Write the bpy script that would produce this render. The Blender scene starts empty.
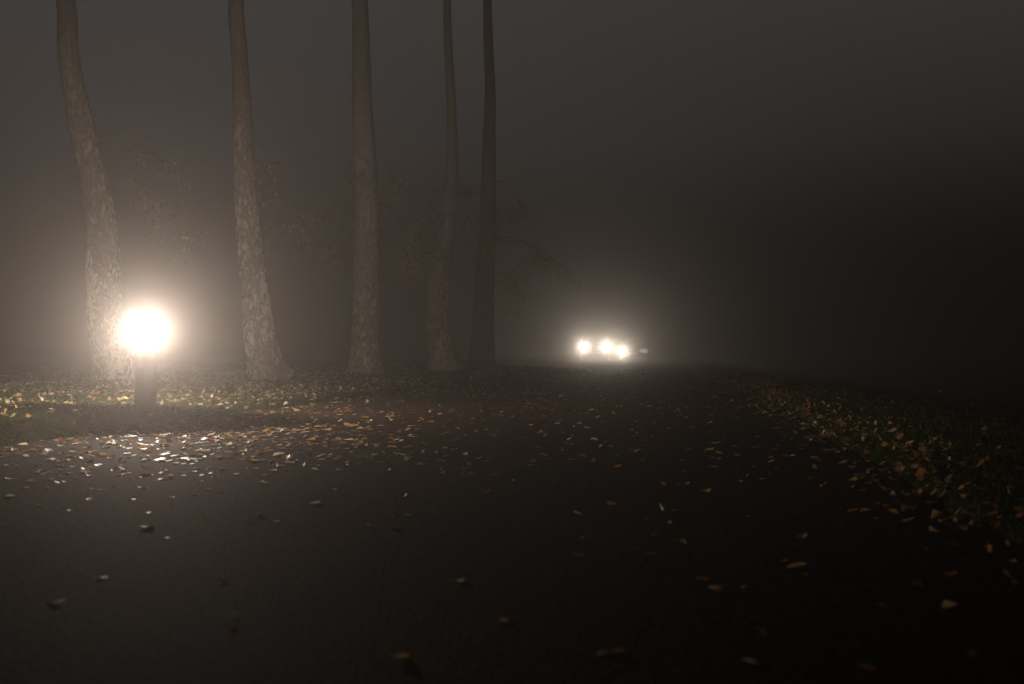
import bpy, bmesh, math, random
import numpy as np
from mathutils import Vector, Matrix, noise

rnd = random.Random(7)
rng = np.random.default_rng(11)
scene = bpy.context.scene
COL = scene.collection

# ---------------------------------------------------------------- camera numbers
F = 995.0            # focal length in pixels (35 mm on a 36 mm wide sensor)
CAM_H = 0.60         # a low tripod
HORIZON = 350.0


def at(px, py, d):
    """world point seen at pixel (px, py) at distance d along the view"""
    return Vector(((px - 512.0) / F * d, d, CAM_H + (HORIZON - py) / F * d))


# ---------------------------------------------------------------- helpers
def tag(o, label=None, cat=None, group=None, kind=None):
    if label: o['label'] = label
    if cat: o['category'] = cat
    if group: o['group'] = group
    if kind: o['kind'] = kind
    return o


def link(o, parent=None):
    COL.objects.link(o)
    if parent is not None:
        o.parent = parent
    return o


def empty(name, loc=(0, 0, 0), rz=0.0):
    o = bpy.data.objects.new(name, None)
    o.location = loc
    o.rotation_euler = (0, 0, rz)
    o.empty_display_size = 0.1
    return link(o)


def mesh_obj(name, verts, faces, mats, parent=None, smooth=True, face_mats=None):
    me = bpy.data.meshes.new(name)
    me.from_pydata([tuple(v) for v in verts], [], [tuple(int(i) for i in f) for f in faces])
    for m in (mats if isinstance(mats, (list, tuple)) else [mats]):
        me.materials.append(m)
    if face_mats is not None:
        me.polygons.foreach_set('material_index', np.asarray(face_mats, dtype=np.int32))
    if smooth:
        me.polygons.foreach_set('use_smooth', np.ones(len(me.polygons), dtype=bool))
    me.update()
    return link(bpy.data.objects.new(name, me), parent)


def bm_obj(name, bm, mat, parent=None, smooth=True):
    me = bpy.data.meshes.new(name)
    bmesh.ops.recalc_face_normals(bm, faces=bm.faces)
    bm.to_mesh(me)
    bm.free()
    me.materials.append(mat)
    if smooth:
        for p in me.polygons:
            p.use_smooth = True
        me.set_sharp_from_angle(angle=math.radians(35))
    return link(bpy.data.objects.new(name, me), parent)


def bm_box(bm, c, s, bevel=0.0, rot=None):
    r = bmesh.ops.create_cube(bm, size=1.0)
    vs = r['verts']
    bmesh.ops.scale(bm, vec=s, verts=vs)
    if bevel:
        es = list({e for v in vs for e in v.link_edges})
        g = bmesh.ops.bevel(bm, geom=es, offset=bevel, segments=2, affect='EDGES', profile=0.6)
        vs = list({v for f in g['faces'] for v in f.verts} | {v for v in vs if v.is_valid})
    if rot is not None:
        bmesh.ops.rotate(bm, verts=vs, matrix=rot)
    bmesh.ops.translate(bm, vec=c, verts=vs)


def bm_lathe(bm, prof, seg=40, axis='Z', c=(0, 0, 0), cap=True):
    rings = []
    for r, h in prof:
        ring = []
        for k in range(seg):
            a = 2 * math.pi * k / seg
            if axis == 'Z':
                p = (c[0] + r * math.cos(a), c[1] + r * math.sin(a), c[2] + h)
            elif axis == 'X':
                p = (c[0] + h, c[1] + r * math.cos(a), c[2] + r * math.sin(a))
            else:
                p = (c[0] + r * math.cos(a), c[1] + h, c[2] + r * math.sin(a))
            ring.append(bm.verts.new(p))
        rings.append(ring)
    for a, b in zip(rings, rings[1:]):
        for k in range(seg):
            bm.faces.new((a[k], a[(k + 1) % seg], b[(k + 1) % seg], b[k]))
    if cap:
        bm.faces.new(rings[0][::-1])
        bm.faces.new(rings[-1])


# ---------------------------------------------------------------- materials
def new_mat(name):
    m = bpy.data.materials.new(name)
    m.use_nodes = True
    nt = m.node_tree
    for n in list(nt.nodes):
        nt.nodes.remove(n)
    out = nt.nodes.new('ShaderNodeOutputMaterial')
    return m, nt, out


def N(nt, t, **kw):
    n = nt.nodes.new(t)
    for k, v in kw.items():
        if k in n.inputs:
            n.inputs[k].default_value = v
        else:
            setattr(n, k, v)
    return n


def ramp(nt, fac, stops):
    r = nt.nodes.new('ShaderNodeValToRGB')
    e = r.color_ramp.elements
    while len(e) < len(stops):
        e.new(0.5)
    for el, (p, c) in zip(e, stops):
        el.position = p
        el.color = (*c, 1.0) if len(c) == 3 else c
    nt.links.new(fac, r.inputs['Fac'])
    return r


def simple(name, col, rough=0.5, metal=0.0, spec=0.5):
    m, nt, out = new_mat(name)
    p = N(nt, 'ShaderNodeBsdfPrincipled')
    tc = N(nt, 'ShaderNodeTexCoord')
    nz = N(nt, 'ShaderNodeTexNoise', Scale=9.0, Detail=4.0)
    nt.links.new(tc.outputs['Object'], nz.inputs['Vector'])
    r = ramp(nt, nz.outputs['Fac'], [(0.3, tuple(c * 0.85 for c in col)), (0.7, tuple(min(1, c * 1.12) for c in col))])
    nt.links.new(r.outputs['Color'], p.inputs['Base Color'])
    p.inputs['Roughness'].default_value = rough
    p.inputs['Metallic'].default_value = metal
    p.inputs['Specular IOR Level'].default_value = spec
    nt.links.new(p.outputs[0], out.inputs['Surface'])
    return m


def asphalt_mat():
    m, nt, out = new_mat('asphalt')
    p = N(nt, 'ShaderNodeBsdfDiffuse', Roughness=1.0)
    tc = N(nt, 'ShaderNodeTexCoord')
    grain = N(nt, 'ShaderNodeTexVoronoi', Scale=95.0)
    fine = N(nt, 'ShaderNodeTexNoise', Scale=38.0, Detail=10.0, Roughness=0.75)
    patch = N(nt, 'ShaderNodeTexNoise', Scale=0.9, Detail=6.0, Roughness=0.6)
    for n in (grain, fine, patch):
        nt.links.new(tc.outputs['Object'], n.inputs['Vector'])
    c1 = ramp(nt, grain.outputs['Distance'], [(0.0, (0.12, 0.086, 0.063)), (0.20, (0.036, 0.026, 0.0195)), (0.6, (0.012, 0.0088, 0.0066))])
    c2 = ramp(nt, patch.outputs['Fac'], [(0.3, (0.6, 0.6, 0.6)), (0.7, (1.15, 1.12, 1.08))])
    mx = N(nt, 'ShaderNodeMix', data_type='RGBA', blend_type='MULTIPLY')
    mx.inputs['Factor'].default_value = 1.0
    c3 = ramp(nt, fine.outputs['Fac'], [(0.43, (0.12, 0.12, 0.12)), (0.57, (2.6, 2.5, 2.4))])
    my = N(nt, 'ShaderNodeMix', data_type='RGBA', blend_type='MULTIPLY')
    my.inputs['Factor'].default_value = 1.0
    nt.links.new(c2.outputs['Color'], my.inputs[6])
    nt.links.new(c3.outputs['Color'], my.inputs[7])
    nt.links.new(c1.outputs['Color'], mx.inputs[6])
    nt.links.new(my.outputs[2], mx.inputs[7])
    nt.links.new(mx.outputs[2], p.inputs['Color'])
    b1 = N(nt, 'ShaderNodeBump', Strength=0.8, Distance=0.003)
    b1.invert = True
    nt.links.new(grain.outputs['Distance'], b1.inputs['Height'])
    b2 = N(nt, 'ShaderNodeBump', Strength=0.5, Distance=0.002)
    nt.links.new(fine.outputs['Fac'], b2.inputs['Height'])
    nt.links.new(b1.outputs[0], b2.inputs['Normal'])
    nt.links.new(b2.outputs[0], p.inputs['Normal'])
    q = N(nt, 'ShaderNodeBsdfPrincipled', Roughness=0.82)       # tar and damp stone catch the lamp at a grazing angle
    q.inputs['Specular IOR Level'].default_value = 0.10
    q.inputs['Specular Tint'].default_value = (1.0, 0.80, 0.64, 1)
    nt.links.new(mx.outputs[2], q.inputs['Base Color'])
    nt.links.new(b2.outputs[0], q.inputs['Normal'])
    ms = N(nt, 'ShaderNodeMixShader')
    ms.inputs[0].default_value = 0.25
    nt.links.new(p.outputs[0], ms.inputs[1])
    nt.links.new(q.outputs[0], ms.inputs[2])
    nt.links.new(ms.outputs[0], out.inputs['Surface'])
    return m


def soil_mat():
    m, nt, out = new_mat('turf_soil')
    p = N(nt, 'ShaderNodeBsdfPrincipled', Roughness=0.95)
    p.inputs['Specular IOR Level'].default_value = 0.0
    tc = N(nt, 'ShaderNodeTexCoord')
    n1 = N(nt, 'ShaderNodeTexNoise', Scale=2.5, Detail=8.0, Roughness=0.65)
    n2 = N(nt, 'ShaderNodeTexNoise', Scale=45.0, Detail=4.0)
    for n in (n1, n2):
        nt.links.new(tc.outputs['Object'], n.inputs['Vector'])
    r = ramp(nt, n1.outputs['Fac'], [(0.3, (0.016, 0.019, 0.008)), (0.5, (0.024, 0.028, 0.011)), (0.72, (0.034, 0.027, 0.015))])
    nt.links.new(r.outputs['Color'], p.inputs['Base Color'])
    b = N(nt, 'ShaderNodeBump', Strength=1.0, Distance=0.03)
    nt.links.new(n2.outputs['Fac'], b.inputs['Height'])
    nt.links.new(b.outputs[0], p.inputs['Normal'])
    nt.links.new(p.outputs[0], out.inputs['Surface'])
    return m


def thin_mat(name, col, rough, transl, spec=0.4, vary=0.35, scale=30.0):
    """thin leaf or blade: Principled mixed with a translucent lobe"""
    m, nt, out = new_mat(name)
    p = N(nt, 'ShaderNodeBsdfPrincipled', Roughness=rough)
    p.inputs['Specular IOR Level'].default_value = spec
    t = N(nt, 'ShaderNodeBsdfTranslucent')
    geo = N(nt, 'ShaderNodeNewGeometry')
    tc = N(nt, 'ShaderNodeTexCoord')
    nz = N(nt, 'ShaderNodeTexNoise', Scale=scale, Detail=3.0)
    nt.links.new(tc.outputs['Object'], nz.inputs['Vector'])
    ad = N(nt, 'ShaderNodeMath', operation='ADD')
    nt.links.new(geo.outputs['Random Per Island'], ad.inputs[0])
    nt.links.new(nz.outputs['Fac'], ad.inputs[1])
    ml = N(nt, 'ShaderNodeMath', operation='MULTIPLY')
    ml.inputs[1].default_value = 0.5
    nt.links.new(ad.outputs[0], ml.inputs[0])
    r = ramp(nt, ml.outputs[0], [(0.2, tuple(c * (1 - vary) for c in col)), (0.8, tuple(min(1, c * (1 + vary)) for c in col))])
    nt.links.new(r.outputs['Color'], p.inputs['Base Color'])
    nt.links.new(r.outputs['Color'], t.inputs['Color'])
    mx = N(nt, 'ShaderNodeMixShader')
    mx.inputs[0].default_value = transl
    nt.links.new(p.outputs[0], mx.inputs[1])
    nt.links.new(t.outputs[0], mx.inputs[2])
    nt.links.new(mx.outputs[0], out.inputs['Surface'])
    return m


def bark_mat(name, dark, mid, pale, patch_lo, patch_hi, seed, fog_tone):
    m, nt, out = new_mat(name)
    p = N(nt, 'ShaderNodeBsdfPrincipled', Roughness=0.9)
    p.inputs['Specular IOR Level'].default_value = 0.2
    tc = N(nt, 'ShaderNodeTexCoord')
    mp = N(nt, 'ShaderNodeMapping')
    mp.inputs['Scale'].default_value = (1.0, 1.0, 0.42)
    mp.inputs['Location'].default_value = (seed, seed * 1.7, seed * 0.3)
    nt.links.new(tc.outputs['Object'], mp.inputs['Vector'])
    big = N(nt, 'ShaderNodeTexNoise', Scale=2.2, Detail=3.0)
    fl = N(nt, 'ShaderNodeTexNoise', Scale=19.0, Detail=6.0, Roughness=0.68, Distortion=0.8)
    fur = N(nt, 'ShaderNodeTexNoise', Scale=34.0, Detail=6.0, Roughness=0.7, Distortion=0.5)
    for n in (big, fl, fur):
        nt.links.new(mp.outputs[0], n.inputs['Vector'])
    # pale flakes break through where both the broad and the fine noise are high
    s = N(nt, 'ShaderNodeMath', operation='MULTIPLY_ADD')
    s.inputs[1].default_value = 0.45
    nt.links.new(big.outputs['Fac'], s.inputs[0])
    nt.links.new(fl.outputs['Fac'], s.inputs[2])
    mask = ramp(nt, s.outputs[0], [(patch_lo, (0, 0, 0)), (patch_hi, (1, 1, 1))])
    base = ramp(nt, fur.outputs['Fac'], [(0.36, dark), (0.62, mid)])
    mx = N(nt, 'ShaderNodeMix', data_type='RGBA')
    nt.links.new(mask.outputs['Color'], mx.inputs['Factor'])
    nt.links.new(base.outputs['Color'], mx.inputs[6])
    mx.inputs[7].default_value = (*pale, 1)
    # fog fade painted into the bark colour, so stem tops melt into the glow
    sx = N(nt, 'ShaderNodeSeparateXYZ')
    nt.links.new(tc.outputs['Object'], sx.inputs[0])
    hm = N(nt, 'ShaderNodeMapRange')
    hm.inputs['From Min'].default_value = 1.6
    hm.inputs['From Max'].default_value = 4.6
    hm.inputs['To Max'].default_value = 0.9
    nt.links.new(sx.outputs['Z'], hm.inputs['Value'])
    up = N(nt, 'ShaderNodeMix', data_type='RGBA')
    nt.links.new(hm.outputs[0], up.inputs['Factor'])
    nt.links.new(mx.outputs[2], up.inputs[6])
    up.inputs[7].default_value = (*fog_tone, 1)
    nt.links.new(up.outputs[2], p.inputs['Base Color'])
    b = N(nt, 'ShaderNodeBump', Strength=1.0, Distance=0.03)
    nt.links.new(fur.outputs['Fac'], b.inputs['Height'])
    b2 = N(nt, 'ShaderNodeBump', Strength=0.7, Distance=0.02)
    nt.links.new(mask.outputs['Color'], b2.inputs['Height'])
    nt.links.new(b.outputs[0], b2.inputs['Normal'])
    nt.links.new(b2.outputs[0], p.inputs['Normal'])
    nt.links.new(p.outputs[0], out.inputs['Surface'])
    return m


def emit_mat(name, col, strength, clear=0.0):
    m, nt, out = new_mat(name)
    e = N(nt, 'ShaderNodeEmission', Strength=strength)
    e.inputs['Color'].default_value = (*col, 1)
    if clear > 0:
        t = N(nt, 'ShaderNodeBsdfTransparent')
        mx = N(nt, 'ShaderNodeMixShader')
        mx.inputs[0].default_value = clear
        nt.links.new(e.outputs[0], mx.inputs[1])
        nt.links.new(t.outputs[0], mx.inputs[2])
        nt.links.new(mx.outputs[0], out.inputs['Surface'])
    else:
        nt.links.new(e.outputs[0], out.inputs['Surface'])
    return m


def glass_mat(name, col):
    m, nt, out = new_mat(name)
    p = N(nt, 'ShaderNodeBsdfPrincipled', Roughness=0.04)
    p.inputs['Base Color'].default_value = (*col, 1)
    p.inputs['Specular IOR Level'].default_value = 0.6
    nt.links.new(p.outputs[0], out.inputs['Surface'])
    return m


ASPHALT = asphalt_mat()
SOIL = soil_mat()
GRASS = thin_mat('grass_blade', (0.046, 0.070, 0.014), 0.7, 0.10, 0.0, 0.4, 3.0)
DRY = thin_mat('dry_grass_blade', (0.060, 0.052, 0.024), 0.7, 0.12, 0.0, 0.3, 3.0)
LEAF_COLS = [
    ('leaf_straw', (0.64, 0.55, 0.37)),
    ('leaf_tan', (0.44, 0.29, 0.13)),
    ('leaf_ochre', (0.42, 0.24, 0.065)),
    ('leaf_rust', (0.32, 0.13, 0.036)),
    ('leaf_brown', (0.12, 0.065, 0.030)),
]
LEAF = [thin_mat(n, c, 0.55, 0.40, 0.9) for n, c in LEAF_COLS]
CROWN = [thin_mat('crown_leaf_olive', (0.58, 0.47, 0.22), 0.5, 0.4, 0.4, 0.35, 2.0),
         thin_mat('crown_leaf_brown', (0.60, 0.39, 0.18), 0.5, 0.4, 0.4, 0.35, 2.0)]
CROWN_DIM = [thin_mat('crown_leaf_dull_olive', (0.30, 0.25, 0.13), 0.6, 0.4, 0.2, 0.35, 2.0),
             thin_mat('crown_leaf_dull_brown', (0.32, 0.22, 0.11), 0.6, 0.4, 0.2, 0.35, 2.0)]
TWIG = simple('twig_bark', (0.12, 0.09, 0.07), 0.9)
POST = simple('dark_post_paint', (0.012, 0.0105, 0.010), 0.6)
METAL = simple('dull_steel', (0.30, 0.29, 0.28), 0.4, 0.9)
TYRE = simple('tyre_rubber', (0.02, 0.02, 0.02), 0.85)
PLASTIC = simple('black_trim', (0.02, 0.02, 0.021), 0.5)
GLASS = glass_mat('car_glass', (0.012, 0.014, 0.016))

# ---------------------------------------------------------------- the road's outline
LEFT = [(-3.75, -30), (-3.55, -5), (-3.36, 2.0), (-3.16, 6.15), (-2.98, 7.1), (-2.90, 7.96), (-2.77, 8.9), (-2.56, 9.8), (-2.29, 10.9),
        (-1.56, 13.9), (-0.74, 17.6), (0.40, 21.3), (1.45, 24.4), (1.95, 25.8), (2.08, 26.5), (1.80, 27.3), (0.6, 28.5), (-3.0, 30.2), (-10, 32.5),
        (-40, 40), (-160, 66)]
RIGHT = [(1.15, -30), (1.25, -5), (1.38, 1.0), (1.56, 3.0), (1.99, 5.85), (2.60, 9.2), (3.98, 17.0), (5.45, 30), (8.0, 45), (11.2, 62), (16.5, 90), (40, 180)]
FAR = [(-160, 73), (-40, 47), (-10, 39.4), (-1, 37.4), (1.9, 38.2), (2.7, 41), (3.0, 46), (3.6, 60), (6.4, 90), (24, 180)]


def ragged(line, amp, seed):
    r = np.random.default_rng(seed)
    out = [line[0]]
    for a, b in zip(line, line[1:]):
        L = math.hypot(b[0] - a[0], b[1] - a[1])
        near = 1.0 < max(a[1], b[1]) and min(a[1], b[1]) < 29 and abs(a[0]) < 9
        n = max(1, int(L / 0.35)) if near else 1
        for k in range(1, n + 1):
            t = k / n
            w = amp if k < n and near else 0.0
            out.append((a[0] + (b[0] - a[0]) * t + r.normal(0, w), a[1] + (b[1] - a[1]) * t + r.normal(0, w)))
    return out


LEFT = ragged(LEFT, 0.030, 3)
RIGHT = ragged(RIGHT, 0.040, 4)
RX, RY = [p[0] for p in RIGHT], np.maximum.accumulate([p[1] for p in RIGHT])
POLY = np.array(LEFT + FAR + RIGHT[::-1], dtype=float)


def seg_dist(pts, line, closed=False):
    best = np.full(len(pts), 1e9)
    n = len(line)
    for i in range(n if closed else n - 1):
        a, b = np.asarray(line[i], float), np.asarray(line[(i + 1) % n], float)
        ab = b - a
        L = (ab ** 2).sum()
        if L < 1e-9:
            continue
        t = np.clip(((pts - a) @ ab) / L, 0, 1)
        d = np.hypot(*(pts - (a + t[:, None] * ab)).T)
        best = np.minimum(best, d)
    return best


def inside(pts, poly):
    x, y = pts[:, 0], pts[:, 1]
    r = np.zeros(len(pts), bool)
    n = len(poly)
    for i in range(n):
        x1, y1 = poly[i]
        x2, y2 = poly[(i + 1) % n]
        if y1 == y2:
            continue
        c = (y1 > y) != (y2 > y)
        r ^= c & (x < (x2 - x1) * (y - y1) / (y2 - y1) + x1)
    return r


def wob(x, y):
    return (0.5 * np.sin(x * 1.7 + 0.6 * np.sin(y * 0.9)) + 0.5 * np.sin(y * 1.3 + 1.1 * np.sin(x * 0.7 + 1)) + 0.35 * np.sin(3.9 * x + 2.3 * y) + 0.25 * np.sin(7.3 * y - 5.1 * x))


def road_sd(pts):
    d = seg_dist(pts, POLY, True)
    return np.where(inside(pts, POLY), -d, d)


def ground_z(pts):
    pts = np.asarray(pts, float)
    d = road_sd(pts) + 0.035 * wob(pts[:, 0] * 2.3, pts[:, 1] * 2.3)
    x, y = pts[:, 0], pts[:, 1]
    bank = np.clip((8.9 - y) / 1.2, 0, 1) * (x < 0) * np.clip((y + 4) / 4, 0, 1)   # a grassy lip where the lawn comes nearest
    s = np.clip((d + 0.02) / (0.14 + 0.03 * bank), 0, 1)
    s = s * s * (3 - 2 * s)
    right = x > np.interp(y, RY, RX) - 1.0
    rise = np.where(right, 0.05 * np.clip(d, 0, 0.6) - 0.10 * np.clip(d - 0.6, 0, 4), 0.055 * np.clip(d, 0, 2.9) - 0.13 * np.clip(d - 3.5, 0, 10))
    z = -0.03 + s * (0.065 + 0.075 * bank + rise) + s * 0.018 * wob(x, y)
    return z


# ---------------------------------------------------------------- ground and road
def axis(fine_lo, fine_hi, step, lo, hi):
    a = list(np.arange(fine_lo, fine_hi + 1e-6, step))
    s, v = step, fine_hi
    while v < hi:
        s *= 1.25
        v += s
        a.append(min(v, hi))
    s, v, b = step, fine_lo, []
    while v > lo:
        s *= 1.25
        v -= s
        b.append(max(v, lo))
    return np.array(b[::-1] + a)


gx = axis(-8.0, 6.5, 0.075, -160, 160)
gy = axis(1.5, 31.0, 0.10, -30, 178)
XX, YY = np.meshgrid(gx, gy)
P2 = np.stack([XX.ravel(), YY.ravel()], 1)
ZZ = ground_z(P2)
nx, ny = len(gx), len(gy)
ii = np.arange(nx * ny).reshape(ny, nx)
fc = np.stack([ii[:-1, :-1].ravel(), ii[:-1, 1:].ravel(), ii[1:, 1:].ravel(), ii[1:, :-1].ravel()], 1)
g = mesh_obj('ground', np.column_stack([P2, ZZ]), fc, SOIL)
tag(g, 'dark lawn and verge ground running back into the fog on both sides of the road', 'ground', kind='structure')

bm = bmesh.new()
vs = [bm.verts.new((x, y, 0.0)) for x, y in POLY]
es = [bm.edges.new((vs[i], vs[(i + 1) % len(vs)])) for i in range(len(vs))]
bmesh.ops.triangle_fill(bm, edges=es, use_beauty=True)
rd = bm_obj('road', bm, ASPHALT, smooth=False)
for p in rd.data.polygons:
    if p.normal.z < 0:
        p.flip()
tag(rd, 'dark leaf-strewn asphalt road running from the camera to the headlights', 'road', kind='structure')


# ---------------------------------------------------------------- scatter helpers
def frame_ok(x, y, z=0.0, m=30):
    u = 512 + x / y * F
    v = HORIZON + (CAM_H - z) / y * F
    return (y > 1.6) & (u > -m) & (u < 1024 + m) & (v < 700 + m)


def leaf_shape(kind):
    """(verts, faces) of one dry leaf about 1 long, curled; root at the origin, tip towards +Y, with a stalk"""
    r = random.Random(100 + kind)
    nu, nv = 5, 9
    wid = r.uniform(0.26, 0.40)
    flat = 0.3 if kind < 5 else 1.0
    curl = r.uniform(-0.5, 0.9) * flat
    cup = r.uniform(0.10, 0.65) * flat
    tw = r.uniform(-0.5, 0.5) * flat
    V, Fc = [], []
    for j in range(nv):
        t = j / (nv - 1)
        w = wid * (math.sin(math.pi * min(1.0, t ** 0.62)) ** 0.85) * (1 - 0.25 * t) + 0.004
        jag = 1 + 0.10 * math.sin(j * 2.4 + kind)
        for i in range(nu):
            s = (i / (nu - 1) - 0.5) * 2
            x = s * w * jag
            z = cup * abs(s) ** 1.6 * w + curl * 0.30 * (t - 0.4) ** 2 + 0.02 * math.sin(5 * t + 3 * s + kind)
            a = tw * (t - 0.5)
            V.append((x * math.cos(a) - z * math.sin(a), t - 0.5, x * math.sin(a) + z * math.cos(a)))
    for j in range(nv - 1):
        for i in range(nu - 1):
            a = j * nu + i
            Fc.append((a, a + 1, a + nu + 1, a + nu))
    # stalk
    b = len(V)
    mid = V[nu // 2]
    for k in range(3):
        q = k / 2
        for dx in (-0.012, 0.012):
            V.append((mid[0] + dx + 0.05 * q * q * tw, mid[1] + 0.02 - 0.34 * q, mid[2] + 0.05 * q))
    for k in range(2):
        a = b + 2 * k
        Fc.append((a, a + 1, a + 3, a + 2))
    V = np.array(V)
    V[:, 2] -= V[:, 2].min()
    return V, np.array(Fc)


SHAPES = [leaf_shape(k) for k in range(8)]


def leaf_small(kind):
    V, Fc = SHAPES[kind]
    nu, nv = 5, 9
    keep = [j * nu + i for j in (0, 2, 5, 8) for i in (0, 2, 4)]
    Vs = V[keep]
    fs = []
    for j in range(3):
        for i in range(2):
            a = j * 3 + i
            fs.append((a, a + 1, a + 4, a + 3))
    return Vs, np.array(fs)


SMALL = [leaf_small(k) for k in range(8)]


def rot_many(n, tilt):
    yaw = rng.uniform(0, 2 * np.pi, n)
    ax = rng.uniform(0, 2 * np.pi, n)
    an = np.abs(rng.normal(0, tilt, n))
    out = np.empty((n, 3, 3))
    for i in range(n):
        out[i] = np.array(Matrix.Rotation(an[i], 3, Vector((math.cos(ax[i]), math.sin(ax[i]), 0))) @ Matrix.Rotation(yaw[i], 3, 'Z'))
    return out


def leaf_cloud(name, pos, size, rots, cidx, shapes, mats, parent=None):
    V, Fc, M = [], [], []
    off = 0
    kinds = rng.integers(0, len(shapes), len(pos))
    for k in range(len(pos)):
        sv, sf = shapes[kinds[k]]
        v = (sv * size[k]) @ rots[k].T + pos[k]
        V.append(v)
        Fc.append(sf + off)
        M.append(np.full(len(sf), cidx[k]))
        off += len(sv)
    return mesh_obj(name, np.concatenate(V), np.concatenate(Fc), mats, parent, face_mats=np.concatenate(M))


def in_poly_samples(n, x0, x1, y0, y1):
    return np.stack([rng.uniform(x0, x1, n), rng.uniform(y0, y1, n)], 1)


# ---------------------------------------------------------------- fallen leaves
road_bb = in_poly_samples(60000, -4.5, 7.5, 1.8, 34.0)
A = 12.0 * 32.2
sd = road_sd(road_bb)
road_bb = road_bb[(sd < 0.0)]
dl = seg_dist(road_bb, LEFT)
dr = seg_dist(road_bb, RIGHT)
yy = road_bb[:, 1]
clump = 0.75 + 0.5 * np.clip(wob(road_bb[:, 0] * 1.3 + 4, yy * 1.1), -1, 1.2)
near_left = np.exp(-((road_bb[:, 0] + 2.0) / 0.95) ** 2) * np.exp(-((yy - 6.4) / 1.3) ** 2)
dens = (45 * np.exp(-dl / 0.38) * np.clip((yy - 6) / 4, 0.2, 1) + 32 * np.exp(-dl / 1.5) * np.clip((yy - 5.0) / 3.0, 0.35, 1.3) * clump
        + 230 * near_left + 13 * clump * np.where((yy < 5.8) & (road_bb[:, 0] < 0.6), 1.9, 1.0) + 240 * np.exp(-(dr / 0.13)) + 11 * np.exp(-dr / 0.6) * clump)
dens *= np.where(yy > 20, 0.6, 1.0) * np.clip((yy - 1.2) / 3.0, 0.6, 1)
keep = rng.uniform(0, 1, len(dens)) < dens * A / 60000
RL = road_bb[keep]
rdr, rdl = dr[keep], dl[keep]
order = np.argsort(RL[:, 1])
RL, rdr, rdl = RL[order], rdr[order], rdl[order]
vis = frame_ok(RL[:, 0], RL[:, 1], m=-3)
RL, rdr, rdl = RL[vis], rdr[vis], rdl[vis]
n_ind = min(300, len(RL))


def leaf_colour(n, p):
    return rng.choice(5, n, p=p)


protos = {}
colour_word = ['straw-yellow', 'tan', 'ochre', 'rust-orange', 'dark brown']
for k in range(n_ind):
    x, y = RL[k]
    if rdr[k] < 0.8:
        zone = 'beside the right-hand grass verge'
        p = [0.02, 0.20, 0.32, 0.31, 0.15]
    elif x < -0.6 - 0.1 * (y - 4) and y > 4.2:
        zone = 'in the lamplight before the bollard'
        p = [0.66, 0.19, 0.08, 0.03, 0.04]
    else:
        zone = 'in the dark middle of the road'
        p = [0.14, 0.32, 0.26, 0.16, 0.12]
    c = int(leaf_colour(1, p)[0])
    s = int(rng.integers(0, 8))
    if (s, c) not in protos:
        sv, sf = SHAPES[s]
        me = bpy.data.meshes.new('fallen_leaf')
        me.from_pydata([tuple(v) for v in sv], [], [tuple(int(i) for i in f) for f in sf])
        me.materials.append(LEAF[c])
        me.polygons.foreach_set('use_smooth', np.ones(len(me.polygons), dtype=bool))
        protos[(s, c)] = bpy.data.objects.new('fallen_leaf', me)
    o = protos[(s, c)].copy()
    link(o)
    o.location = (x, y, 0.002 + (0.012 * rng.random() if rdr[k] < 0.25 else 0))
    sc = float(np.clip(rng.normal(0.038, 0.010), 0.022, 0.064))
    o.scale = (sc, sc, sc)
    tl = 0.40 if rdr[k] < 0.8 else (0.14 if x < -0.6 - 0.1 * (y - 4) else 0.34)
    o.rotation_euler = (rng.normal(0, tl), rng.normal(0, tl), rng.uniform(0, 6.283))
    tag(o, f'{colour_word[c]} fallen leaf on the asphalt {zone}', 'leaf', f'{colour_word[c]} leaves on the asphalt {zone}')
for o in protos.values():
    bpy.data.objects.remove(o)

# the rest, on the far road, the lawn and the verge, lies as litter
far = RL[n_ind:]
fd = rdr[n_ind:]
lawn = in_poly_samples(46000, -14.0, 2.4, 4.8, 29.0)
sdl = road_sd(lawn)
ok = (sdl > -0.02) & frame_ok(lawn[:, 0], lawn[:, 1], 0.1, 20)
lawn, sdl = lawn[ok], sdl[ok]
cl = np.clip(0.72 + 0.45 * wob(lawn[:, 0] * 0.9, lawn[:, 1] * 0.9 + 2), 0.2, 1.3)
pd = np.clip(np.where(sdl < 0.12, 0.5, np.where(sdl < 1.2, 1.15, 1.0)) * cl * 1.0 * np.clip(1.25 - np.abs(lawn[:, 1] - 12) / 22, 0.3, 1), 0, 1)
pd *= np.where((lawn[:, 1] < 8.4), 0.42, 1.0)
lawn = lawn[rng.uniform(0, 1, len(pd)) < pd]
verge = in_poly_samples(110000, 1.2, 9.0, 2.4, 34.0)
sdv = road_sd(verge)
rx = np.interp(verge[:, 1], RY, RX)
ok = (verge[:, 0] > rx - 0.02) & (sdv > 0) & frame_ok(verge[:, 0], verge[:, 1], 0, 10)
verge, sdv = verge[ok], sdv[ok]
pv = np.clip(1.0 * np.exp(-sdv / 0.19) + 0.022 * np.exp(-sdv / 1.5), 0, 1)
verge = verge[rng.uniform(0, 1, len(pv)) < pv]


def put(pts, lift, tilt, p, size=0.052):
    n = len(pts)
    z = np.maximum(ground_z(pts), 0.0) + lift * rng.uniform(0.2, 1.0, n)
    pos = np.column_stack([pts, z])
    return pos, np.clip(rng.normal(size, 0.012, n), 0.028, 0.08), rot_many(n, tilt), leaf_colour(n, p)


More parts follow.
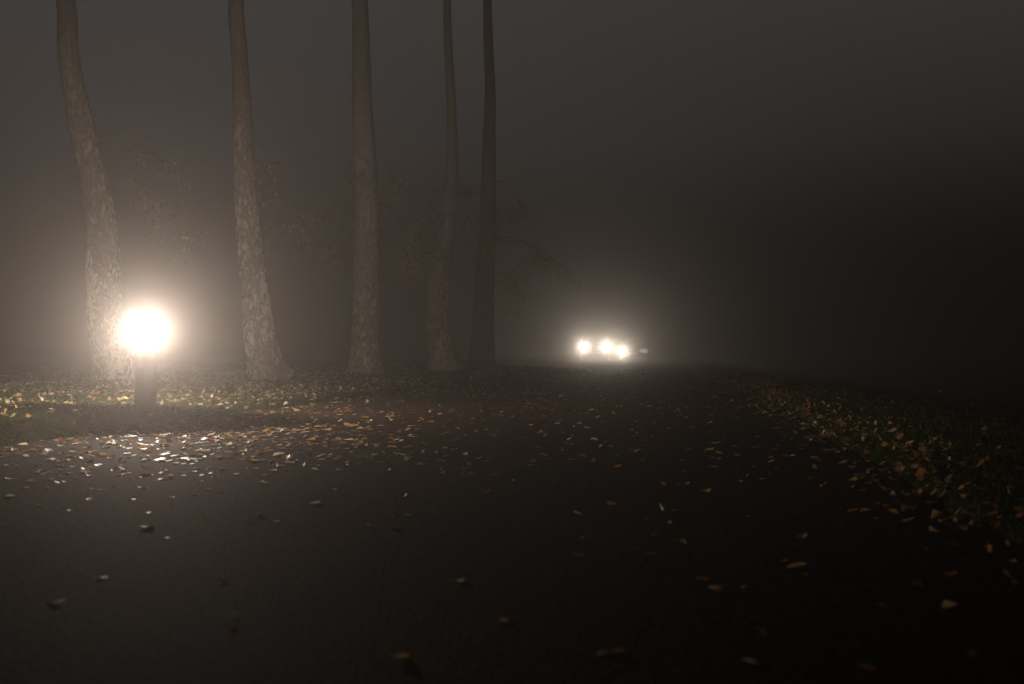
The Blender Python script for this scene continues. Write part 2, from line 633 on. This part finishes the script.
parts = [put(far, 0.006, 0.30, [0.18, 0.27, 0.25, 0.18, 0.12]),
         put(lawn, 0.045, 0.55, [0.52, 0.24, 0.14, 0.06, 0.04], 0.046),
         put(verge, 0.06, 0.62, [0.01, 0.20, 0.38, 0.31, 0.10], 0.037)]
pos, size, rots, cidx = (np.concatenate([q[i] for q in parts]) for i in range(4))
lf = leaf_cloud('leaf_litter', pos, size, rots, cidx, SMALL, LEAF)
tag(lf, 'autumn leaf litter strewn over the lawn, the verge and the far road', 'leaf litter', kind='stuff')


# ---------------------------------------------------------------- grass
def blades(pts, h_mean, w, seed):
    r = np.random.default_rng(seed)
    n = len(pts)
    z = ground_z(pts) - 0.005
    base = np.column_stack([pts, z])
    h = np.clip(r.normal(h_mean, h_mean * 0.35, n), h_mean * 0.3, h_mean * 2.2)
    a = r.uniform(0, 2 * np.pi, n)
    lean = r.uniform(0.15, 1.1, n)
    la = r.uniform(0, 2 * np.pi, n)
    side = np.column_stack([np.cos(a), np.sin(a), np.zeros(n)]) * (w * r.uniform(0.6, 1.3, n))[:, None]
    out = np.column_stack([np.cos(la), np.sin(la), np.zeros(n)])
    mid = base + out * (h * lean * 0.28)[:, None] + np.column_stack([np.zeros(n), np.zeros(n), h * 0.58])
    tip = base + out * (h * lean * 0.85)[:, None] + np.column_stack([np.zeros(n), np.zeros(n), h * (1 - 0.25 * lean)])
    V = np.stack([base - side, base + side, mid + side * 0.75, mid - side * 0.75, tip], 1).reshape(-1, 3)
    k = np.arange(n) * 5
    quads = np.stack([k, k + 1, k + 2, k + 3], 1)
    tris = np.stack([k + 3, k + 2, k + 4], 1)
    return V, quads, tris


gp = in_poly_samples(420000, -11.0, 2.6, 4.6, 29.5)
s1 = road_sd(gp)
ok = (s1 > -0.03) & frame_ok(gp[:, 0], gp[:, 1], 0.1, 12)
gp, s1 = gp[ok], s1[ok]
keepp = np.clip(1.15 - gp[:, 1] / 30, 0.25, 1) * np.clip(0.7 + 0.5 * wob(gp[:, 0] * 1.9, gp[:, 1] * 1.9), 0.25, 1) * np.where(s1 < 4, 1, 0.45)
keepp = np.where((s1 < 0.16) & (gp[:, 1] < 8.8), keepp * 0.5, keepp)
gp = gp[rng.uniform(0, 1, len(gp)) < keepp]
vp = in_poly_samples(330000, 1.4, 11.0, 2.2, 30.0)
s2 = road_sd(vp)
rx = np.interp(vp[:, 1], RY, RX)
ok = (vp[:, 0] > rx) & (s2 > 0.02) & (s2 < 3.5) & frame_ok(vp[:, 0], vp[:, 1], 0.1, 12)
vp, s2 = vp[ok], s2[ok]
vp = vp[rng.uniform(0, 1, len(vp)) < np.clip(1.1 - s2 / 2.5, 0.15, 1) * np.clip(1.2 - vp[:, 1] / 26, 0.2, 1)]
tipp = in_poly_samples(16000, -1.5, 2.2, 23.0, 28.6)
tipp = tipp[road_sd(tipp) > 0.0]
VV, QQ, TT, MM = [], [], [], []
off = 0
for pts, h, w, sdn in ((gp, 0.040, 0.0026, 1), (vp, 0.036, 0.0024, 2), (tipp, 0.06, 0.004, 3)):
    v, q, t = blades(pts, h, w, sdn)
    VV.append(v); QQ.append(q + off); TT.append(t + off)
    off += len(v)
q = np.concatenate(QQ); t = np.concatenate(TT); V = np.concatenate(VV)
me = bpy.data.meshes.new('grass')
me.vertices.add(len(V))
me.vertices.foreach_set('co', V.astype(np.float32).ravel())
nl = len(q) * 4 + len(t) * 3
me.loops.add(nl)
me.loops.foreach_set('vertex_index', np.concatenate([q.ravel(), t.ravel()]).astype(np.int32))
me.polygons.add(len(q) + len(t))
me.polygons.foreach_set('loop_start', np.concatenate([np.arange(len(q)) * 4, len(q) * 4 + np.arange(len(t)) * 3]).astype(np.int32))
dry = rng.uniform(0, 1, len(q)) < 0.16
dry[-len(tipp):] = rng.uniform(0, 1, len(tipp)) < 0.7  # lawn tip mostly in the yellower tint, standing in for headlight glow
me.materials.append(GRASS)
me.materials.append(DRY)
me.polygons.foreach_set('material_index', np.concatenate([dry, dry]).astype(np.int32))
me.update(calc_edges=True)
me.validate()
go = link(bpy.data.objects.new('grass', me))
tag(go, 'short damp grass blades of the lawn and the roadside verge', 'grass', kind='stuff')


# ---------------------------------------------------------------- trees
def interp_path(path, n):
    """path: list of (point, radius); smooth resample"""
    P = [Vector(p) for p, _ in path]
    R = [r for _, r in path]
    out = []
    m = len(P) - 1
    for k in range(n):
        t = k / (n - 1) * m
        i = min(int(t), m - 1)
        u = t - i
        p0, p1, p2, p3 = P[max(i - 1, 0)], P[i], P[i + 1], P[min(i + 2, m)]
        q = 0.5 * ((2 * p1) + (p2 - p0) * u + (2 * p0 - 5 * p1 + 4 * p2 - p3) * u * u + (3 * p1 - p0 - 3 * p2 + p3) * u ** 3)
        out.append((q, R[i] * (1 - u) + R[i + 1] * u))
    return out


def tube(path, seg, rough=0.0, seed=0, flare=0.0, roots=0):
    V, Fc = [], []
    n = len(path)
    up = Vector((0, 1, 0.01))
    z0 = path[0][0].z
    for k, (p, r) in enumerate(path):
        d = (path[min(k + 1, n - 1)][0] - path[max(k - 1, 0)][0]).normalized()
        sx = d.cross(up).normalized()
        sy = d.cross(sx).normalized()
        for s in range(seg):
            a = 2 * math.pi * s / seg
            c, si = math.cos(a), math.sin(a)
            rr = r
            if rough:
                q = Vector((c * r * 6 + seed, si * r * 6, p.z * 1.4))
                ridge = noise.noise(Vector((c * 4.5 + seed, si * 4.5, p.z * 0.9)))
                rr += r * (0.10 * noise.noise(q * 0.55) + 0.075 * (abs(ridge) - 0.25) + 0.05 * noise.noise(q * 3.1))
            if flare:
                h = max(p.z - z0, 0)
                rr += r * flare * math.exp(-h / 0.16) * (0.75 + 0.55 * math.cos(roots * a + seed))
            V.append(p + sx * (c * rr) + sy * (si * rr))
    for k in range(n - 1):
        for s in range(seg):
            Fc.append((k * seg + s, k * seg + (s + 1) % seg, (k + 1) * seg + (s + 1) % seg, (k + 1) * seg + s))
    Fc.append(tuple(range((n - 1) * seg, n * seg)))
    return V, Fc


def add(acc, vf):
    off = len(acc[0])
    acc[0].extend(vf[0])
    acc[1].extend([tuple(i + off for i in f) for f in vf[1]])


def make_tree(name, label, d, pts, top_h, bark, seed, limbs, sprays, cmix, group, fork=None, limb_t=0.80, taper=0.86, stout=0.05, leaf_gain=0):
    """pts: (px, py, width px) along the trunk as the photo shows it, at distance d; limbs: how many boughs above; sprays: low hanging foliage (px, py, spread, n)"""
    r = random.Random(seed)
    base = at(pts[0][0], pts[0][1], d)
    gz = float(ground_z([(base.x, base.y)])[0])
    root = empty(name, (base.x, base.y, gz))
    tag(root, label, 'tree', group)
    path = []
    for i, (px, py, w) in enumerate(pts):
        p = at(px, py, d)
        if i == 0:
            p.z = gz - 0.05
        p.y += 0.10 * math.sin(i * 1.3 + seed)
        path.append((p - root.location, w / F * d / 2))
    last, lr = path[-1]
    dirv = (path[-1][0] - path[-3][0]).normalized()
    while last.z < top_h:
        dirv = (dirv + Vector((r.uniform(-.12, .12), r.uniform(-.12, .12), 0.25))).normalized()
        last = last + dirv * 0.9
        lr = max(lr * taper, 0.012)
        path.append((last.copy(), lr))
    sm = interp_path(path, 150)
    trunk = mesh_obj('trunk', *tube(sm, 56, 1.0, seed * 3.7, 0.27, 5), bark, root)
    leaves = []
    if fork:
        fp = []
        for i, (px, py, w) in enumerate(fork):
            p = at(px, py, d)
            p.y += base.y - d + 0.05
            fp.append((p - root.location, w / F * d / 2))
        l2, r2 = fp[-1]
        dv = (fp[-1][0] - fp[-2][0]).normalized()
        while l2.z < top_h * 0.85:
            dv = (dv + Vector((r.uniform(-.2, .1), r.uniform(-.1, .1), 0.2))).normalized()
            l2 = l2 + dv * 0.8
            r2 = max(r2 * 0.84, 0.02)
            fp.append((l2.copy(), r2))
        mesh_obj('fork_stem', *tube(interp_path(fp, 90), 32, 1.0, seed * 1.9), bark, root)

    def twigs(acc, p0, dirn, length, rad, leaf_n, droop):
        q, dv = p0.copy(), dirn.normalized()
        seg = 7
        line = [(q.copy(), rad)]
        for k in range(seg):
            dv = (dv + Vector((r.uniform(-.28, .28), r.uniform(-.28, .28), r.uniform(-.2, .2) - droop * (k / seg)))).normalized()
            q = q + dv * (length / seg)
            line.append((q.copy(), rad * (1 - 0.85 * (k + 1) / seg)))
        add(acc, tube(line, 5))
        for k in range(leaf_n):
            j = r.randint(2, seg)
            c = line[j][0]
            leaves.append(c + Vector((r.gauss(0, .10), r.gauss(0, .10), r.gauss(-.05, .09))))
        return line

    # boughs high up
    for b in range(limbs):
        t = r.uniform(limb_t, 0.97)
        k = int(t * 149)
        p0, rad = sm[k]
        a = r.uniform(0, 6.283)
        dv = Vector((math.cos(a), math.sin(a), r.uniform(0.15, 0.8)))
        L = r.uniform(1.4, 3.0) * (1.25 - 0.6 * t)
        acc = ([], [])
        line = twigs(acc, p0, dv, L, min(rad * 0.42, stout), 6, 0.15)
        for s in range(9):
            q = line[r.randint(2, 7)][0]
            twigs(acc, q, Vector((r.uniform(-1, 1), r.uniform(-1, 1), r.uniform(-.5, .6))), r.uniform(0.5, 1.1), 0.012, 16, 0.5)
        br = mesh_obj('branch', acc[0], acc[1], TWIG, trunk)
    # low hanging sprays
    for (px, py, spread, n) in sprays:
        tgt = at(px, py, d) - root.location
        tgt.y += r.uniform(-1.2, 0.8)
        k = min(range(150), key=lambda i: abs(sm[i][0].z - (tgt.z + 0.5)))
        p0 = sm[k][0]
        acc = ([], [])
        mid = (p0 + tgt) / 2 + Vector((0, 0, 0.35))
        add(acc, tube(interp_path([(p0, 0.010), (mid, 0.007), (tgt, 0.004)], 9), 6))
        for s in range(max(3, n // 14)):
            u = r.uniform(0.55, 1.0)
            q = mid * (1 - u) + tgt * u
            ln = twigs(acc, q, Vector((r.uniform(-1, 1), r.uniform(-1, 1), r.uniform(-.8, .4))), spread * r.uniform(0.5, 1.2), 0.005, 48 if leaf_gain else 20, 0.5)
        mesh_obj('branch', acc[0], acc[1], TWIG, trunk)
    n = len(leaves)
    pos = np.array([tuple(v) for v in leaves])
    R = np.empty((n, 3, 3))
    for i in range(n):
        R[i] = np.array(Matrix.Rotation(r.uniform(0, 6.28), 3, 'Z') @ Matrix.Rotation(r.uniform(0.4, 2.4), 3, 'X') @ Matrix.Rotation(r.uniform(0, 6.28), 3, 'Y'))
    ci = np.array([1 if r.random() < cmix else 0 for _ in range(n)])
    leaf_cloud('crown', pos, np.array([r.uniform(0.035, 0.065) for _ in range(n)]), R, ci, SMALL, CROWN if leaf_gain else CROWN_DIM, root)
    return root


GR = 'row of trees on the leafy lawn'
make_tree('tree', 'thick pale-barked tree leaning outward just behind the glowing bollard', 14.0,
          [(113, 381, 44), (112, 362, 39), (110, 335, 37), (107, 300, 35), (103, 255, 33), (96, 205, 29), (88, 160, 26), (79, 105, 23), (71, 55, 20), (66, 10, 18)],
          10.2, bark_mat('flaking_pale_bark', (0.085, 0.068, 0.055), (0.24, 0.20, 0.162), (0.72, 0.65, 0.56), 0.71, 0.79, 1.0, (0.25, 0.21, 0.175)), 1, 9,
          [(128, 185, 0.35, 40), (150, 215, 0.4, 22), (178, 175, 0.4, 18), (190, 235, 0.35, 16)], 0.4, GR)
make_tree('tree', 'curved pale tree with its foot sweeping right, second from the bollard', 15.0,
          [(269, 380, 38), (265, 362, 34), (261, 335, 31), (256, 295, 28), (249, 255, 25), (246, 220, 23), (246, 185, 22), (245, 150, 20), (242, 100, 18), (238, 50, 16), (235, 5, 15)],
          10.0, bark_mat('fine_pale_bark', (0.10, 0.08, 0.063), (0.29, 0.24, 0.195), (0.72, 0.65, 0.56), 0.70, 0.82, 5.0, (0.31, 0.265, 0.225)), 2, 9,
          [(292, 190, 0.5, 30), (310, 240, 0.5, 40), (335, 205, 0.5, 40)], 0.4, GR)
make_tree('tree', 'straight upright tree in the middle of the row with dim grey bark', 19.0,
          [(366, 376, 34), (366, 360, 30), (366, 330, 27), (366, 290, 25), (366, 240, 24), (366, 195, 23), (365, 150, 22), (363, 100, 20), (361, 50, 18), (360, 10, 16)],
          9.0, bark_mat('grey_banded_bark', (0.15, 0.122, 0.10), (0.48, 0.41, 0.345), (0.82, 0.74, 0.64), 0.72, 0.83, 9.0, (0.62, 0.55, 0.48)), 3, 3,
          [(325, 250, 0.6, 60), (342, 190, 0.6, 50), (408, 235, 0.55, 70), (418, 262, 0.5, 60), (400, 190, 0.5, 40)], 0.5, GR, limb_t=0.9, leaf_gain=1)
make_tree('tree', 'slender tree bending to the right above a broad foot, fourth in the row', 22.3,
          [(446, 373, 36), (442, 356, 28), (438, 325, 23), (437, 300, 22), (440, 270, 21), (445, 240, 18), (450, 205, 15), (452, 165, 12), (452, 130, 10), (450, 80, 9), (448, 35, 8), (447, -10, 7.5)],
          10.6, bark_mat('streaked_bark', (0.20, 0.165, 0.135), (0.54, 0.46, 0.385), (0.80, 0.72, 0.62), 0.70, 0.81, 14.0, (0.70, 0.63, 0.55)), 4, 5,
          [(412, 250, 0.6, 60), (425, 215, 0.5, 50), (480, 220, 0.6, 50), (400, 280, 0.5, 40)], 0.5, GR, leaf_gain=1)
make_tree('tree', 'dark silhouetted tree trunk last in the row, nearest the headlights', 24.5,
          [(482, 371, 27), (482, 350, 24), (483, 320, 22), (485, 280, 20), (487, 240, 17), (488, 200, 15), (489, 150, 13), (490, 90, 11), (488, 30, 9), (487, -20, 8)],
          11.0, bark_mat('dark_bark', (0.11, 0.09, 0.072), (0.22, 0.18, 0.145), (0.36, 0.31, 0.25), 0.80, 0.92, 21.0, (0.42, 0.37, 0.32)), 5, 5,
          [(500, 215, 0.8, 100), (522, 205, 0.8, 90), (515, 280, 0.7, 110), (545, 265, 0.8, 120), (562, 268, 0.6, 90), (525, 300, 0.6, 60), (470, 195, 0.7, 60), (502, 250, 0.6, 60)], 0.65, GR, limb_t=0.9, taper=0.86, stout=0.03, leaf_gain=1)

# ---------------------------------------------------------------- the bollard lamp
WARM = (1.0, 0.82, 0.68)
bx, by = -3.02, 8.2
bz = float(ground_z([(bx, by)])[0])
bol = empty('bollard_lamp', (bx, by, bz))
tag(bol, 'lit bollard lamp with dark round post at the lawn edge', 'lamp')
bm = bmesh.new()
H = 0.705 - bz
prof = [(0.092, -0.05), (0.092, 0.012), (0.086, 0.018), (0.086, H - 0.02), (0.090, H - 0.012), (0.090, H)]
bm_lathe(bm, prof, 48)
post = bm_obj('post', bm, POST, bol)
bm = bmesh.new()
bm_lathe(bm, [(0.115, 0.0), (0.115, 0.010), (0.108, 0.014), (0.0945, 0.014)], 48)
bm_obj('base_flange', bm, POST, bol)
bm = bmesh.new()
bm_box(bm, (0.0, -0.087, 0.30), (0.06, 0.006, 0.11), 0.002)
bm_obj('access_hatch', bm, POST, post)
bm = bmesh.new()
gl = [(0.084, H + 0.001), (0.088, H + 0.02), (0.090, H + 0.10), (0.086, H + 0.15), (0.070, H + 0.185), (0.045, H + 0.207), (0.015, H + 0.216)]
bm_lathe(bm, gl, 48)
lamp_glass = bm_obj('diffuser', bm, emit_mat('lit_frosted_diffuser', WARM, 14.0, 0.7), bol)


def point(name, loc, power, col, radius, parent):
    L = bpy.data.lights.new(name, 'POINT')
    L.energy = power
    L.color = col
    L.shadow_soft_size = radius
    o = bpy.data.objects.new(name, L)
    link(o, parent)
    o.location = loc
    return o


point('lamp_light', (0, 0, H + 0.046), 780.0, WARM, 0.012, bol)


# ---------------------------------------------------------------- cars
def make_car(name, label, loc, rz, paint, hood_h, roof_h, head_z, width, length, lamps, estate):
    root = empty(name, loc, rz)
    tag(root, label, 'car', 'cars facing the camera')
    W, L = width / 2, length
    # the nose points to -Y; stations: (y, half width, sill z, shoulder z, shoulder half width factor)
    st = [(0.0, 0.80, 0.32, head_z - 0.02, 0.93), (0.06, 0.90, 0.24, head_z + 0.06, 0.94), (0.25, 0.97, 0.20, head_z + 0.12, 0.94),
          (0.8, 1.0, 0.20, hood_h, 0.93), (1.30, 1.0, 0.20, hood_h + 0.05, 0.94), (2.2, 1.0, 0.20, hood_h + 0.03, 0.95), (3.2, 1.0, 0.20, hood_h + 0.05, 0.95),
          (L - 0.5, 0.99, 0.22, hood_h + 0.07, 0.94), (L - 0.12, 0.95, 0.26, hood_h + 0.02, 0.93), (L, 0.86, 0.34, hood_h - 0.12, 0.93)]
    V, Fc = [], []
    for (y, wf, z0, z1, sf) in st:
        w = W * wf
        h = z1 - z0
        ring = [(-w * .90, z0), (-w * .985, z0 + h * .14), (-w, z0 + h * .50), (-w * .985, z0 + h * .78), (-w * sf, z0 + h * .93), (-w * sf * .86, z1), (0, z1 + 0.02),
                (w * sf * .86, z1), (w * sf, z0 + h * .93), (w * .985, z0 + h * .78), (w, z0 + h * .50), (w * .985, z0 + h * .14), (w * .90, z0)]
        V += [(x, y, z) for x, z in ring]
    m = 13
    for k in range(len(st) - 1):
        for i in range(m):
            Fc.append((k * m + i, k * m + (i + 1) % m, (k + 1) * m + (i + 1) % m, (k + 1) * m + i))
    Fc.append(tuple(range(m))[::-1])
    Fc.append(tuple(range((len(st) - 1) * m, len(st) * m)))
    body = mesh_obj('body', V, Fc, paint, root)
    body.data.set_sharp_from_angle(angle=math.radians(38))
    # cabin: pillars and roof
    ye = L - (0.25 if estate else 0.75)
    cab = [(1.22, hood_h + 0.045, W * .86), (1.95, roof_h - 0.03, W * .70), (2.4, roof_h, W * .70), (ye - 0.6, roof_h - 0.03, W * .69), (ye, hood_h + 0.06, W * .80)]
    bm = bmesh.new()
    rows = []
    for (y, z, w) in cab[1:4]:
        rows.append([bm.verts.new(p) for p in ((-w, y, z - 0.05), (-w * .9, y, z), (0, y, z + 0.02), (w * .9, y, z), (w, y, z - 0.05))])
    for a, b in zip(rows, rows[1:]):
        for i in range(4):
            bm.faces.new((a[i], a[i + 1], b[i + 1], b[i]))
    bmesh.ops.solidify(bm, geom=list(bm.faces), thickness=0.03)
    bm_obj('roof', bm, paint, root)

    def panel(nm, quad, mat, th=0.006, par=root):
        bm = bmesh.new()
        bm.faces.new([bm.verts.new(p) for p in quad])
        bmesh.ops.solidify(bm, geom=list(bm.faces), thickness=th)
        return bm_obj(nm, bm, mat, par, smooth=False)

    (y0, z0, w0), (y1, z1, w1), (y2, z2, w2), (y3, z3, w3), (y4, z4, w4) = cab
    panel('windscreen', [(-w0, y0, z0), (w0, y0, z0), (w1 * .96, y1, z1 - .03), (-w1 * .96, y1, z1 - .03)], GLASS)
    panel('rear_window', [(w4 * .94, y4, z4), (-w4 * .94, y4, z4), (-w3 * .96, y3, z3 - .03), (w3 * .96, y3, z3 - .03)], GLASS)
    for s in (-1, 1):
        mid = (y1 + y3) / 2
        wl = W * .875
        panel('side_window', [(s * wl, y0 + .18, z0 + .01), (s * wl, mid - .04, z0 + .01), (s * w2 * .985, mid - .04, z2 - .06), (s * w1 * .985, y1 + .02, z1 - .06)], GLASS)
        panel('side_window', [(s * wl, mid + .04, z0 + .01), (s * wl * .97, y4 - .12, z4 + .01), (s * w3 * .985, y3 - .02, z3 - .06), (s * w2 * .985, mid + .04, z2 - .06)], GLASS)
        for (a, b, c, e) in (((s * wl, y0 + .02, z0), (s * wl, y0 + .16, z0), (s * w1, y1 + .02, z1 - .04), (s * w1, y1 - .06, z1 - .04)),
                             ((s * wl, mid - .04, z0), (s * wl, mid + .04, z0), (s * w2, mid + .04, z2 - .05), (s * w2, mid - .04, z2 - .05)),
                             ((s * wl * .97, y4 - .12, z4), (s * w4, y4, z4), (s * w3, y3 + .04, z3 - .04), (s * w3, y3 - .04, z3 - .04))):
            panel('pillar', [a, b, c, e], paint, 0.03)
        # mirror
        bm = bmesh.new()
        bm_box(bm, (s * (W + 0.09), 1.62, hood_h + 0.16), (0.19, 0.09, 0.13), 0.03)
        bm_obj('mirror', bm, paint, root)
        # door seam and handle
        for k in range(2):
            dy = 1.45 + k * 0.98
            bm = bmesh.new()
            bm_box(bm, (s * (W * 0.998), dy + 0.48, 0.22 + (hood_h - 0.2) * .47), (0.02, 0.94, (hood_h - 0.3) * .62), 0.008)
            dr_ = bm_obj('door', bm, paint, root)
            bm = bmesh.new()
            bm_box(bm, (s * (W * 0.998 + 0.018), dy + 0.82, hood_h - 0.16), (0.02, 0.16, 0.025), 0.006)
            bm_obj('handle', bm, PLASTIC, dr_)
        # wheels
        for wy in (0.82, L - 0.85):
            bm = bmesh.new()
            t = 0.21
            bm_lathe(bm, [(0.20, -t / 2), (0.30, -t / 2), (0.325, -t / 2 + .03), (0.325, t / 2 - .03), (0.30, t / 2), (0.20, t / 2)], 36, 'X', (s * (W - 0.09), wy, 0.325))
            ty = bm_obj('wheel', bm, TYRE, root)
            bm = bmesh.new()
            xo = s * (W - 0.09) + s * (t / 2 - 0.02)
            bm_lathe(bm, [(0.03, -0.008), (0.05, 0.012), (0.05, 0.02)], 18, 'X', (xo, wy, 0.325))
            for q in range(5):
                a = 2 * math.pi * q / 5
                bm_box(bm, (xo, wy + 0.115 * math.cos(a), 0.325 + 0.115 * math.sin(a)), (0.02, 0.17, 0.035), 0.004, Matrix.Rotation(a, 3, 'X'))
            bm_obj('rim', bm, METAL, ty)
    # nose
    bm = bmesh.new()
    for k in range(4):
        bm_box(bm, (0, -0.012 + 0.002 * k, head_z - 0.06 + k * 0.035), (W * .9, 0.03, 0.012), 0.003)
    bm_obj('grille', bm, PLASTIC, root)
    bm = bmesh.new()
    bm_box(bm, (0, 0.02, 0.38), (W * 1.72, 0.14, 0.16), 0.04)
    bp = bm_obj('bumper', bm, paint, root)
    bm = bmesh.new()
    bm_box(bm, (0, -0.062, 0.40), (0.52, 0.012, 0.11), 0.003)
    bm_obj('number_plate', bm, simple('plate_white', (0.35, 0.35, 0.33), 0.6), bp)
    for s, (power, glow) in zip((-1, 1), lamps):
        cxh = s * W * 0.74
        sq = Matrix.Diagonal((1.75, 1.0, 1.0))
        bm = bmesh.new()
        bm_lathe(bm, [(0.155, 0.10), (0.158, -0.012), (0.146, -0.018), (0.144, 0.0)], 40, 'Y', (0, 0, 0), cap=False)
        bmesh.ops.transform(bm, matrix=sq.to_4x4(), verts=bm.verts)
        bmesh.ops.translate(bm, vec=(cxh, -0.012, head_z), verts=bm.verts)
        hl = bm_obj('headlight', bm, METAL, root)
        bm = bmesh.new()
        bm_lathe(bm, [(0.142, -0.006), (0.122, -0.024), (0.07, -0.038), (0.012, -0.042)], 40, 'Y', (0, 0, 0))
        bmesh.ops.transform(bm, matrix=sq.to_4x4(), verts=bm.verts)
        bmesh.ops.translate(bm, vec=(cxh, -0.012, head_z), verts=bm.verts)
        bm_obj('lens', bm, emit_mat('lit_headlamp_lens', (1.0, 0.90, 0.78), glow), hl)
        if power > 0:
            S = bpy.data.lights.new('headlight_beam', 'SPOT')
            S.energy = power
            S.color = (1.0, 0.86, 0.70)
            S.spot_size = math.radians(40)
            S.spot_blend = 1.0
            S.shadow_soft_size = 0.06
            so = link(bpy.data.objects.new('headlight_beam', S), hl)
            so.location = (s * W * 0.74, -0.13, head_z)
            so.rotation_euler = (math.radians(89.0), 0, math.radians(180))
    return root


c1 = at(595, 350, 58.8)
yaw1 = math.atan2(c1.x, c1.y) * -1
make_car('car', 'tall car facing the camera with two blazing headlights beyond the lawn tip', (c1.x, c1.y, 0.0), yaw1,
         simple('grey_car_paint', (0.03, 0.03, 0.032), 0.6), 1.02, 1.66, 0.78, 1.80, 4.5, ((900, 160), (900, 160)), True)
c2 = at(633, 350, 61.5)
make_car('car', 'low car beside the tall one, one headlight blazing and the other faint', (c2.x, c2.y, 0.0), math.atan2(c2.x, c2.y) * -1,
         simple('dark_car_paint', (0.02, 0.02, 0.024), 0.6), 0.84, 1.42, 0.53, 1.76, 4.3, ((800, 160), (0, 0.7)), False)

# ---------------------------------------------------------------- fog and night sky
m, nt, out = new_mat('fog_air')
# fog droplets scatter in three lobes: a broad one, a forward aureole and a very narrow corona
ads = N(nt, 'ShaderNodeAddShader')
ads2 = N(nt, 'ShaderNodeAddShader')
for k, (nm, den, ani) in enumerate((('broad', 0.0150, 0.58), ('aureole', 0.0050, 0.915), ('corona', 0.0028, 0.988))):
    pv_ = N(nt, 'ShaderNodeVolumePrincipled')
    pv_.name = nm
    pv_.inputs['Color'].default_value = (0.455, 0.434, 0.418, 1)
    pv_.inputs['Density'].default_value = den
    pv_.inputs['Anisotropy'].default_value = ani
    nt.links.new(pv_.outputs[0], ads.inputs[k] if k < 2 else ads2.inputs[1])
nt.links.new(ads.outputs[0], ads2.inputs[0])
nt.links.new(ads2.outputs[0], out.inputs['Volume'])
bm = bmesh.new()
bm_box(bm, (0, 75, 5.4), (340, 240, 13.2))
hz = bm_obj('haze', bm, m, smooth=False)
tag(hz, 'even night fog hanging over the road, the lawn and the trees', 'fog', kind='stuff')

w = bpy.data.worlds.new('World')
scene.world = w
w.use_nodes = True
nt = w.node_tree
for n in list(nt.nodes):
    nt.nodes.remove(n)
wo = nt.nodes.new('ShaderNodeOutputWorld')
bg = nt.nodes.new('ShaderNodeBackground')
tc = nt.nodes.new('ShaderNodeTexCoord')
sp = nt.nodes.new('ShaderNodeSeparateXYZ')
nt.links.new(tc.outputs['Generated'], sp.inputs[0])
rp = ramp(nt, sp.outputs['Z'], [(0.0, (0, 0, 0)), (0.10, (0.013, 0.0115, 0.0108)), (0.20, (0.046, 0.0435, 0.0425)), (0.35, (0.062, 0.060, 0.060)), (0.6, (0.007, 0.007, 0.007)), (1.0, (0.001, 0.001, 0.001))])
nt.links.new(rp.outputs['Color'], bg.inputs['Color'])
bg.inputs['Strength'].default_value = 1.0
nt.links.new(bg.outputs[0], wo.inputs['Surface'])

# ---------------------------------------------------------------- camera and render
cam = bpy.data.cameras.new('camera')
cam.sensor_width = 36.0
cam.lens = F * 36.0 / 1024.0
cam.shift_y = (HORIZON - 342.0) / 1024.0
cam.clip_start = 0.05
cam.clip_end = 600.0
cam.dof.use_dof = True
cam.dof.focus_distance = 8.5
cam.dof.aperture_fstop = 2.4
co = link(bpy.data.objects.new('camera', cam))
co.location = (0, 0, CAM_H)
co.rotation_euler = (math.radians(90), 0, 0)
scene.camera = co

scene.render.engine = 'CYCLES'
cy = scene.cycles
cy.max_bounces = 8
cy.diffuse_bounces = 2
cy.glossy_bounces = 2
cy.transmission_bounces = 4
cy.transparent_max_bounces = 12
cy.volume_bounces = 0
cy.sample_clamp_indirect = 4.0
cy.use_denoising = True
try:
    cy.denoiser = 'OPENIMAGEDENOISE'
except Exception:
    pass
vs_ = scene.view_settings
scene.display_settings.display_device = 'sRGB'
vs_.view_transform = 'Standard'
vs_.look = 'None'
vs_.exposure = 0.0
vs_.gamma = 1.0
vs_.use_curve_mapping = False
